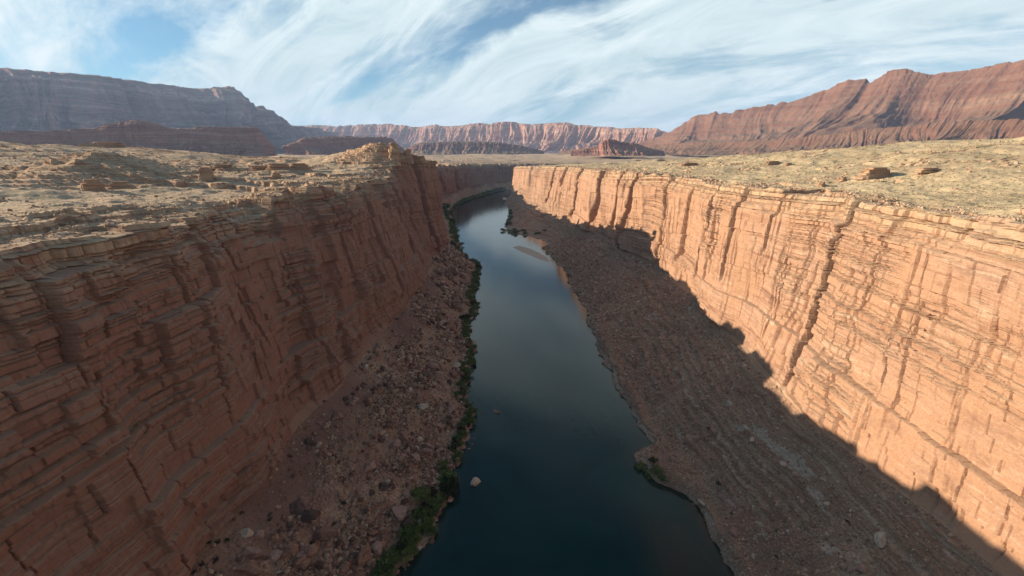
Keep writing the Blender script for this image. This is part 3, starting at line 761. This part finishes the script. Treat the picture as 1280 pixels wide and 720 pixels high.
# hedge round the far bend
for k in range(34):
    f = k / 33; px = 567 + f * 75; py = 259 - 25 * (f ** .7)
    p = at_height(px + random.uniform(-1, 1), py, 0)
    s = random.uniform(4.5, 10) * (1 + f * .5)
    shrub('riverside_shrub', (p[0], p[1] + random.uniform(-4, 12), 1), s, s * .9, 0, random.randint(0, 3), 'distant green shrub at the foot of the far wall where the river bends', 'shrubs round the far bend', False)
# right bank peninsula
k = 0
while k < 44:
    Yp = random.uniform(760, 1090) if k > 12 else random.uniform(735, 830); p = bank_point('right', Yp, random.uniform(1, 30) * (1 if Yp < 860 else .5))
    s = random.uniform(4, 7.5)
    shrub('riverside_shrub', p, s, s * .7, 0 if random.random() < .85 else 2, random.randint(0, 3), 'green shrub on the low point of the right bank near the bend', 'shrubs on the far right bank point', False); k += 1
for k in range(20):
    p = bank_point('right', random.uniform(430, 700), random.uniform(.5, 5)); s = random.uniform(1.5, 3)
    shrub('riverside_shrub', p, s, s * .9, 0, random.randint(0, 3), 'green shrub in the shade at the foot of the right bank, halfway up the river', 'shrubs along the middle right bank', False)
for (x, y, s, h, lb) in ((802, 588, 4.4, 0, 'bright green shrub at the tip of the small gravel spur on the right bank'), (820, 590, 4.0, 0, 'rounded green shrub next to the slope on the small gravel spur'),
        (817, 577, 2.8, 1, 'dark shrub at the back of the small gravel spur on the right bank'), (791, 560, 3.0, 1, 'low olive shrub on the upstream shore of the small gravel spur'), (829, 600, 3.2, 0, 'small green shrub where the small gravel spur meets the steep bank'),
        (811, 596, 3.0, 0, 'green shrub on the downstream shore of the small gravel spur')):
    shrub('riverside_shrub', pick('right', 'T', x, y), s, s * .8, h, random.randint(0, 3), lb, None, True)
# scattered dark bushes on the slopes
TB = [(291, 650), (303, 642), (338, 650), (262, 678), (273, 678), (284, 677), (252, 706), (269, 701), (242, 716), (375, 633), (381, 686), (390, 680), (360, 690), (418, 655), (345, 560), (394, 490), (470, 590), (430, 630)]
for (x, y) in TB:
    shrub('slope_bush', pick('left', 'T', x, y), random.uniform(.9, 1.5), random.uniform(.8, 1.2), 1, random.randint(0, 3), 'dark bush growing among the rubble of the left slope', 'bushes on the left rubble slope', True)
for k in range(46):
    x = random.uniform(720, 1120); y = random.uniform(430, 715)
    if y < 430 + (x - 760) * .72 or y > 560 + (x - 800) * 1.2: continue
    p = pick('right', 'T', x, y)
    shrub('slope_bush', p, random.uniform(.6, 1.1), random.uniform(.5, .8), 1, random.randint(0, 3), 'small dark bush on the ledgy right slope', 'bushes on the right slope', True)
shrub('slope_bush', pick('right', 'T', 898, 604), 1.7, 1.2, 1, 1, 'largest grey green bush in the middle of the right slope', None, True)
for k in range(26):
    x = random.uniform(760, 1170); y = random.uniform(195, 250)
    if y > 205 + (x - 760) * .11: continue
    shrub('plateau_bush', pick('right', 'P', x, y), random.uniform(1.0, 1.8), random.uniform(.7, 1.1), 1, random.randint(0, 3), 'dark bush standing out on the grassy right plateau', 'bushes on the right plateau', False)

# ------------------------------------------------------------------ boulders
MB = [boulder_mat('brown_boulder', (.19, .10, .065), (.37, .21, .135)), boulder_mat('pale_boulder', (.38, .27, .19), (.60, .47, .35)), boulder_mat('dark_boulder', (.08, .05, .04), (.17, .105, .08)), boulder_mat('pink_boulder', (.28, .155, .11), (.43, .28, .21))]
BM = {}
def boulder(loc, size, col, label, group=None, name='boulder', flat=1.0, lift=.1):
    var = random.randint(0, 5); key = (var, col)
    if key not in BM:
        V, Fc = rock_proto(200 + var, 3); o = mesh_np('boulder', V, Fc, MB[col]); BM[key] = o.data; bpy.data.objects.remove(o)
    o = bpy.data.objects.new(name, BM[key]); COL.objects.link(o)
    o.location = (float(loc[0]), float(loc[1]), float(loc[2]) + size * lift)
    o.rotation_euler = (random.uniform(-.3, .3), random.uniform(-.3, .3), random.random() * 6.28)
    o.scale = (size * random.uniform(.9, 1.2), size * random.uniform(.8, 1.1), size * random.uniform(.8, 1.05) * flat)
    return set_props(o, label, 'boulder', group)
NB = [(549, 470, 4.3, 3, 'large split tan boulder at the top of the left rubble slope'), (541, 458, 3.0, 3, 'square pinkish boulder touching the back of the large split boulder'),
 (566, 468, 3.4, 0, 'reddish brown boulder on the river side of the large split boulder'), (531, 470, 2.6, 2, 'dark boulder left of the large split boulder'),
 (524, 476, 2.6, 2, 'dark tilted slab left of the large split boulder'), (565, 513, 3.0, 3, 'rounded pinkish boulder in the middle of the left slope'),
 (492, 560, 3.1, 3, 'pale wedge shaped boulder in the middle of the left rubble'), (506, 548, 2.2, 2, 'dark boulder just upslope of the pale wedge boulder'),
 (476, 551, 2.2, 2, 'dark brown boulder left of the pale wedge boulder'), (462, 555, 2.2, 0, 'brown boulder farthest left in the row by the pale wedge boulder'),
 (593, 602, 2.3, 1, 'pale cream boulder standing in the water at the left bank'), (618, 515, 2.3, 3, 'flat tan rock lying out in the river off the left bank'),
 (604, 487, 2.0, 1, 'pale rock beside the shrubs where the left bank juts out'), (607, 505, 1.9, 1, 'upright tan rock at the left water edge'), (609, 541, 1.7, 3, 'small orange rock at the left water edge'),
 (307, 668, 2.3, 1, 'palest slab lying beside dark bushes low on the left slope'), (322, 668, 1.7, 3, 'pinkish block next to the palest slab on the left slope'),
 (392, 647, 2.4, 0, 'square brown boulder low on the left slope'), (478, 608, 2.4, 2, 'darkest boulder in the dark cluster on the left slope'), (490, 608, 2.0, 2, 'dark boulder on the river side of the dark cluster'),
 (465, 616, 1.7, 2, 'small dark boulder downslope in the dark cluster'), (380, 706, 2.2, 0, 'brown boulder at the foot of the picture in the left rubble'), (373, 697, 2.0, 3, 'pinkish block above the brown boulder low in the left rubble'),
 (500, 640, 3.6, 3, 'broad tan slab near the riverside thicket'), (577, 495, 2.0, 3, 'tan rock just behind the bank shrubs of the left shore'), (421, 530, 2.2, 0, 'brown block high in the left rubble near the cliff'),
 (474, 490, 2.8, 0, 'large brown block at the upper left of the boulder field'), (478, 462, 1.9, 2, 'dark block at the top edge of the boulder field'), (504, 463, 2.3, 3, 'pinkish block left of the dark slab at the top of the boulder field'), (597, 325, 4.5, 0, 'brown rock knob jutting into the river from the left bank')]
for (x, y, s, c, lb) in NB: boulder(pick('left', 'T', x, y), s * 1.35, c, lb)
b_ = [o for o in COL.objects if o.get('label') == 'flat tan rock lying out in the river off the left bank'][0]; q = at_height(620, 515, 0); b_.location = (q[0], q[1], 0.2); b_.scale[2] *= .5
b_ = [o for o in COL.objects if o.get('label') == 'pale cream boulder standing in the water at the left bank'][0]; q = at_height(594, 605, 0); b_.location = (q[0], q[1], 0.7)
for k in range(150):
    for _ in range(50):
        x = random.uniform(250, 605); y = random.uniform(440, 716)
        if x > 610 - max(0, y - 560) * .35 - 30: continue
        if (x - 235) / 215 + (y - 460) / 260 < 1.05: continue
        break
    p = pick('left', 'T', x, y); c = random.choice([0, 0, 0, 3, 3, 2, 1 if x > 480 else 0])
    lab = ['brown', 'pale', 'dark', 'pinkish'][c]
    low = y > 580
    boulder(p, (1.2 + 3.4 * random.random() ** 2.6), c, '%s boulder in the rubble of the left slope, %s' % (lab, 'low down' if low else 'farther up the river'), '%s boulders in the %s left rubble' % (lab, 'lower' if low else 'upper'))
for k in range(100):
    for _ in range(50):
        x = random.uniform(740, 1120); y = random.uniform(430, 716)
        if y > 400 + (x - 760) * .72 and y < 560 + (x - 800) * 1.25: break
    boulder(pick('right', 'T', x, y), .7 + 1.9 * random.random() ** 3, random.choice([0, 3, 3, 1]), 'loose block lying on the ledges of the shaded right slope', 'loose blocks on the right slope')
for k in range(24):
    p = bank_point('right', random.uniform(300, 560), random.uniform(0, 5)); boulder(p, random.uniform(1, 2), random.choice([0, 3]), 'brown rock at the foot of the right bank', 'rocks along the right water edge')

# ------------------------------------------------------------------ bedded outcrops on the plateaus
def slab_stack(loc, w, d, h, rot, label, mat, seed):
    r = np.random.RandomState(seed); V = []; Fc = []; z = -h * .4; nseg = 26
    while z < h:
        th = h * (.12 + .2 * r.rand()); sc = 1 - .35 * max(z, 0) / h + .22 * (r.rand() - .5); base = len(V)
        ox, oy = (r.rand(2) - .5) * w * .12
        prof = [(z, .94), (z + th * .15, 1.0), (z + th * .85, 1.0), (z + th, .95)]
        for (zz, q) in prof:
            for j in range(nseg):
                a = j / nseg * 6.283; rr = 1 + .22 * float(fbm(np.array([math.cos(a) * 2 + seed]), np.array([math.sin(a) * 2 + z * .3]), 3, seed)[0]) + .05 * r.rand()
                cx = abs(math.cos(a)) ** .7 * np.sign(math.cos(a)); cy = abs(math.sin(a)) ** .7 * np.sign(math.sin(a))
                V.append((ox + cx * rr * q * sc * w / 2, oy + cy * rr * q * sc * d / 2, zz))
        for lv in range(3):
            for j in range(nseg):
                b0 = base + lv * nseg; Fc.append([b0 + j, b0 + (j + 1) % nseg, b0 + nseg + (j + 1) % nseg, b0 + nseg + j])
        c0 = len(V); V.append((ox, oy, z + th)); b0 = base + 3 * nseg
        for j in range(0, nseg, 1): Fc.append([b0 + j, b0 + (j + 1) % nseg, c0, c0])
        z += th * .97
    me = bpy.data.meshes.new('rock_outcrop'); me.from_pydata([tuple(map(float, v)) for v in V], [], [tuple(f[:3]) if f[2] == f[3] else tuple(f) for f in Fc]); me.materials.append(mat)
    at = me.attributes.new('v', 'FLOAT', 'POINT'); at.data.foreach_set('value', np.full(len(V), .93, np.float32))
    o = bpy.data.objects.new('rock_outcrop', me); COL.objects.link(o); o.location = tuple(map(float, loc)); o.rotation_euler[2] = rot
    return set_props(o, label, 'rock outcrop')
OC = [('right', 1096, 222, 26, 9, 5.5, .35, 'long orange bedded outcrop casting a shadow on the right plateau'), ('right', 1160, 216, 14, 6, 3, .2, 'low orange ledge to the right of the long shadowed outcrop'),
 ('right', 1052, 226, 9, 5, 2.2, .8, 'small pale slab leaning left of the long shadowed outcrop'), ('right', 966, 205, 16, 6, 3, .1, 'flat dark ledge in the middle of the right plateau'),
 ('right', 1026, 232, 8, 4, 2.4, .9, 'broken reddish slab near the rim of the right plateau'), ('right', 862, 207, 26, 8, 3.5, .1, 'wide low red ledge on the far part of the right plateau'),
 ('right', 826, 201, 22, 6, 3, .3, 'dark thin ledge left of the wide low red ledge'), ('right', 985, 207, 10, 5, 2.4, .3, 'short brown ledge just right of the flat dark ledge'),
 ('right', 797, 199, 22, 6, 2.5, .1, 'farthest small ledge on the right plateau'),
 ('left', 135, 180, 44, 20, 7, .1, 'layered knoll top at the left end of the plateau'), ('left', 112, 185, 26, 14, 6, .3, 'dark brown bedded block below the knoll top at the far left'), ('left', 180, 197, 16, 8, 5, .5, 'stepped ledges on the right shoulder of the knoll'),
 ('left', 118, 238, 13, 7, 6, .2, 'tall stack of brown slabs at the left edge of the plateau'), ('left', 150, 236, 12, 6, 3.5, .4, 'low rust coloured slabs beside the tall stack'),
 ('left', 264, 178, 34, 10, 5, .0, 'flat topped ledge on the skyline of the left plateau'), ('left', 257, 222, 9, 6, 6, .3, 'leaning layered block below the cream ledge band'),
 ('left', 350, 212, 20, 8, 5, .1, 'big squared cream blocks on the ledge band'), ('left', 375, 211, 16, 7, 5, .3, 'row of tan blocks at the right of the big cream blocks'), ('left', 325, 212, 16, 7, 4, .2, 'darker tan ledge left of the big cream blocks'),
 ('left', 345, 222, 7, 5, 3, .9, 'tumbled tan slabs lying below the big cream blocks'), ('left', 280, 212, 18, 6, 3, .1, 'thin orange ledge at the left of the ledge band'), ('left', 415, 208, 18, 8, 5, .2, 'reddish ledge toward the right end of the ledge band'),
 ('left', 455, 196, 20, 9, 5, .1, 'brown ledges climbing toward the rim towers'), ('left', 226, 233, 7, 5, 3, .7, 'small grey block on the bare ground')]
for k, (sd, x, y, w_, d_, h_, r_, lb) in enumerate(OC):
    slab_stack(pick(sd, 'P', x, y), w_, d_, h_, r_, lb, M_CR, 300 + k)
# towers at the rim where the left wall juts out
def on_rim(x, y, D): return at_depth(x, y, D)
for k, (x, y, D, w_, h_, lb) in enumerate(((493, 200, 468, 11, 15, 'taller bedded rock tower on the left rim'), (511, 200, 492, 9, 11, 'shorter rock tower right of the taller one on the left rim'), (526, 204, 512, 10, 8, 'blocky pale knob stepping down from the rim towers'))):
    p = at_depth(x, y, D); slab_stack((p[0], p[1], p[2]), w_, w_, h_, .3 * k, lb, M_CR, 400 + k)

# ------------------------------------------------------------------ sandbar
t = NT('wet_sand'); p = t.pos(); n = t.noise(p, .4, 5)
t.bsdf(t.ramp(n, [(.35, (.48, .38, .29)), (.65, (.62, .51, .40))]), .8, n, .3, .1); M_SAND = t.m
def bar(name, pix, label=None):
    C = np.array([at_height(a, b, 0) for a, b in pix])
    c = C.mean(0); V = []; m = len(C); lv = [(1.06, -.5), (1.0, .02), (.8, .25), (.4, .4)]
    for q, zz in lv:
        for P_ in C: V.append(tuple(c + (P_ - c) * q)[:2] + (zz,))
    Fc = [[l * m + j, l * m + (j + 1) % m, (l + 1) * m + (j + 1) % m, (l + 1) * m + j] for l in range(3) for j in range(m)]
    me = bpy.data.meshes.new(name); me.from_pydata(V, [], Fc + [list(range(3 * m, 4 * m))]); me.materials.append(M_SAND)
    o = bpy.data.objects.new(name, me); COL.objects.link(o); return set_props(o, kind='structure')
bar('sandbar', [(641, 309), (648, 307), (660, 310), (672, 315), (684, 322), (688, 328), (676, 325), (662, 319), (650, 314)])
bar('sandbar', [(628, 247), (633, 247), (633, 249.5), (629, 249.5)])

# ------------------------------------------------------------------ sky, sun, haze
ELEV = math.radians(17.6); AZ = math.radians(7)
sun_dir = Vector((-math.cos(ELEV) * math.cos(AZ), math.cos(ELEV) * math.sin(AZ), math.sin(ELEV)))
W_ = bpy.data.worlds.new('World'); S.world = W_; W_.use_nodes = True; nt = W_.node_tree; nt.nodes.clear()
class WN(NT):
    def __init__(s, tree): s.t = tree
w = WN(nt)
out = w.n('ShaderNodeOutputWorld'); bg = w.n('ShaderNodeBackground'); bg.inputs[1].default_value = .06
sky = w.n('ShaderNodeTexSky', sky_type='NISHITA', sun_disc=False, sun_elevation=ELEV, sun_rotation=math.atan2(sun_dir.x, sun_dir.y), altitude=1000, air_density=1.0, dust_density=.6, ozone_density=1.6)
tc = w.n('ShaderNodeTexCoord'); sp = w.n('ShaderNodeSeparateXYZ'); w.l(tc.outputs['Generated'], sp.inputs[0])
zc = w.math('MAXIMUM', w.math('ADD', sp.outputs[2], .42), .02)
cx = w.math('DIVIDE', sp.outputs[0], zc); cy = w.math('DIVIDE', sp.outputs[1], zc)
cv = w.n('ShaderNodeCombineXYZ'); w.l(cx, cv.inputs[0]); w.l(cy, cv.inputs[1])
def rotv(v, deg, sc, loc=(0, 0, 0)):
    m0 = w.n('ShaderNodeMapping'); w.l(v, m0.inputs[0]); m0.inputs['Rotation'].default_value = (0, 0, math.radians(deg))
    m = w.n('ShaderNodeMapping'); w.l(m0.outputs[0], m.inputs[0]); m.inputs['Scale'].default_value = sc; m.inputs['Location'].default_value = loc
    return m.outputs[0]
big = w.noise(rotv(cv.outputs[0], 33, (1.3, 3.0, 1), (1.3, .4, 0)), 1, 5, .6, .6)
wis = w.noise(rotv(cv.outputs[0], 38, (1.7, 4.8, 1), (4.1, 2.2, 0)), 1, 9, .66, 1.2)
wis2 = w.noise(rotv(cv.outputs[0], 8, (3.5, 7, 1), (9, 3, 0)), 1, 9, .7, 1.0)
def band(c0, wd, amp):                       # one bank of cirrus (or a clear lane) lying across the sky
    q = w.n('ShaderNodeSeparateXYZ'); w.l(rotv(cv.outputs[0], 33, (1, 1, 1)), q.inputs[0])
    e = w.math('DIVIDE', w.math('SUBTRACT', w.math('ADD', q.outputs[1], w.math('MULTIPLY', w.math('SUBTRACT', big, .5), .35)), c0), wd)
    return w.math('MULTIPLY', w.math('EXPONENT', w.math('MULTIPLY', w.math('MULTIPLY', e, e), -1.0)), amp)
dens = w.math('ADD', w.math('ADD', w.math('MULTIPLY', big, .9), w.math('MULTIPLY', wis, .5)), w.math('MULTIPLY', wis2, .32))
for a_ in ((1.48, .13, .20), (1.17, .07, -.20), (.92, .14, .14), (.56, .10, -.22)): dens = w.math('ADD', dens, band(*a_))
# veil thickens towards the horizon, clouds thinned in the unseen sky overhead and behind to lower fill light
cl = w.ramp(dens, [(.62, .05), (.80, .55), (.95, 1)])
hz = w.ramp(sp.outputs[2], [(0, .30), (.10, .12), (.4, 0)])
cl = w.math('MINIMUM', w.math('ADD', cl, hz), 1.0)
cl = w.math('MULTIPLY', cl, w.ramp(sp.outputs[2], [(.5, 1), (.75, .15)]))
cl = w.math('MULTIPLY', cl, w.ramp(w.math('ADD', w.math('MULTIPLY', sp.outputs[1], .5), .5), [(.35, .35), (.6, 1)]))
ccol = w.mix(w.ramp(wis, [(.3, 0), (.7, 1)]), (4.6, 6.1, 6.5), (8.2, 9.0, 9.0))
blue = w.mix(1.0, sky.outputs[0], (.42, .84, .98), 'MULTIPLY')
col = w.mix(cl, blue, ccol)
w.l(col, bg.inputs[0]); w.l(bg.outputs[0], out.inputs[0])

sl = bpy.data.lights.new('sun', 'SUN'); sl.energy = 5.0; sl.angle = math.radians(.5); sl.color = (1, .88, .69)
so = bpy.data.objects.new('sun', sl); COL.objects.link(so); so.rotation_euler = sun_dir.to_track_quat('Z', 'Y').to_euler(); so.location = (-500, 100, 900)

hm = bpy.data.materials.new('air_haze'); hm.use_nodes = True; ht = hm.node_tree; ht.nodes.clear()
ho = ht.nodes.new('ShaderNodeOutputMaterial'); pvn = ht.nodes.new('ShaderNodeVolumePrincipled')
pvn.inputs['Color'].default_value = (.50, .66, 1, 1); pvn.inputs['Density'].default_value = 4.0e-5; pvn.inputs['Anisotropy'].default_value = .1
ht.links.new(pvn.outputs[0], ho.inputs['Volume'])
x0, x1, y0, y1, z0, z1 = -16500, 20500, -1500, 19500, -8, 1450
V = [(x0, y0, z0), (x1, y0, z0), (x1, y1, z0), (x0, y1, z0), (x0, y0, z1), (x1, y0, z1), (x1, y1, z1), (x0, y1, z1)]
me = bpy.data.meshes.new('haze'); me.from_pydata(V, [], [(0, 3, 2, 1), (4, 5, 6, 7), (0, 1, 5, 4), (1, 2, 6, 5), (2, 3, 7, 6), (3, 0, 4, 7)]); me.materials.append(hm)
o = bpy.data.objects.new('haze', me); COL.objects.link(o); set_props(o, kind='stuff')

cam = bpy.data.cameras.new('camera'); cam.sensor_width = 36; cam.lens = F / 1280 * 36; cam.clip_start = .5; cam.clip_end = 60000
co = bpy.data.objects.new('camera', cam); COL.objects.link(co); co.location = (0, 0, CAMZ); co.rotation_euler = (math.pi / 2 - PITCH, 0, 0)
S.camera = co
S.view_settings.view_transform = 'Standard'; S.view_settings.look = 'None'; S.view_settings.gamma = 1; S.view_settings.exposure = 1.0
S.render.engine = 'CYCLES'
S.cycles.max_bounces = 5; S.cycles.diffuse_bounces = 3; S.cycles.volume_bounces = 0
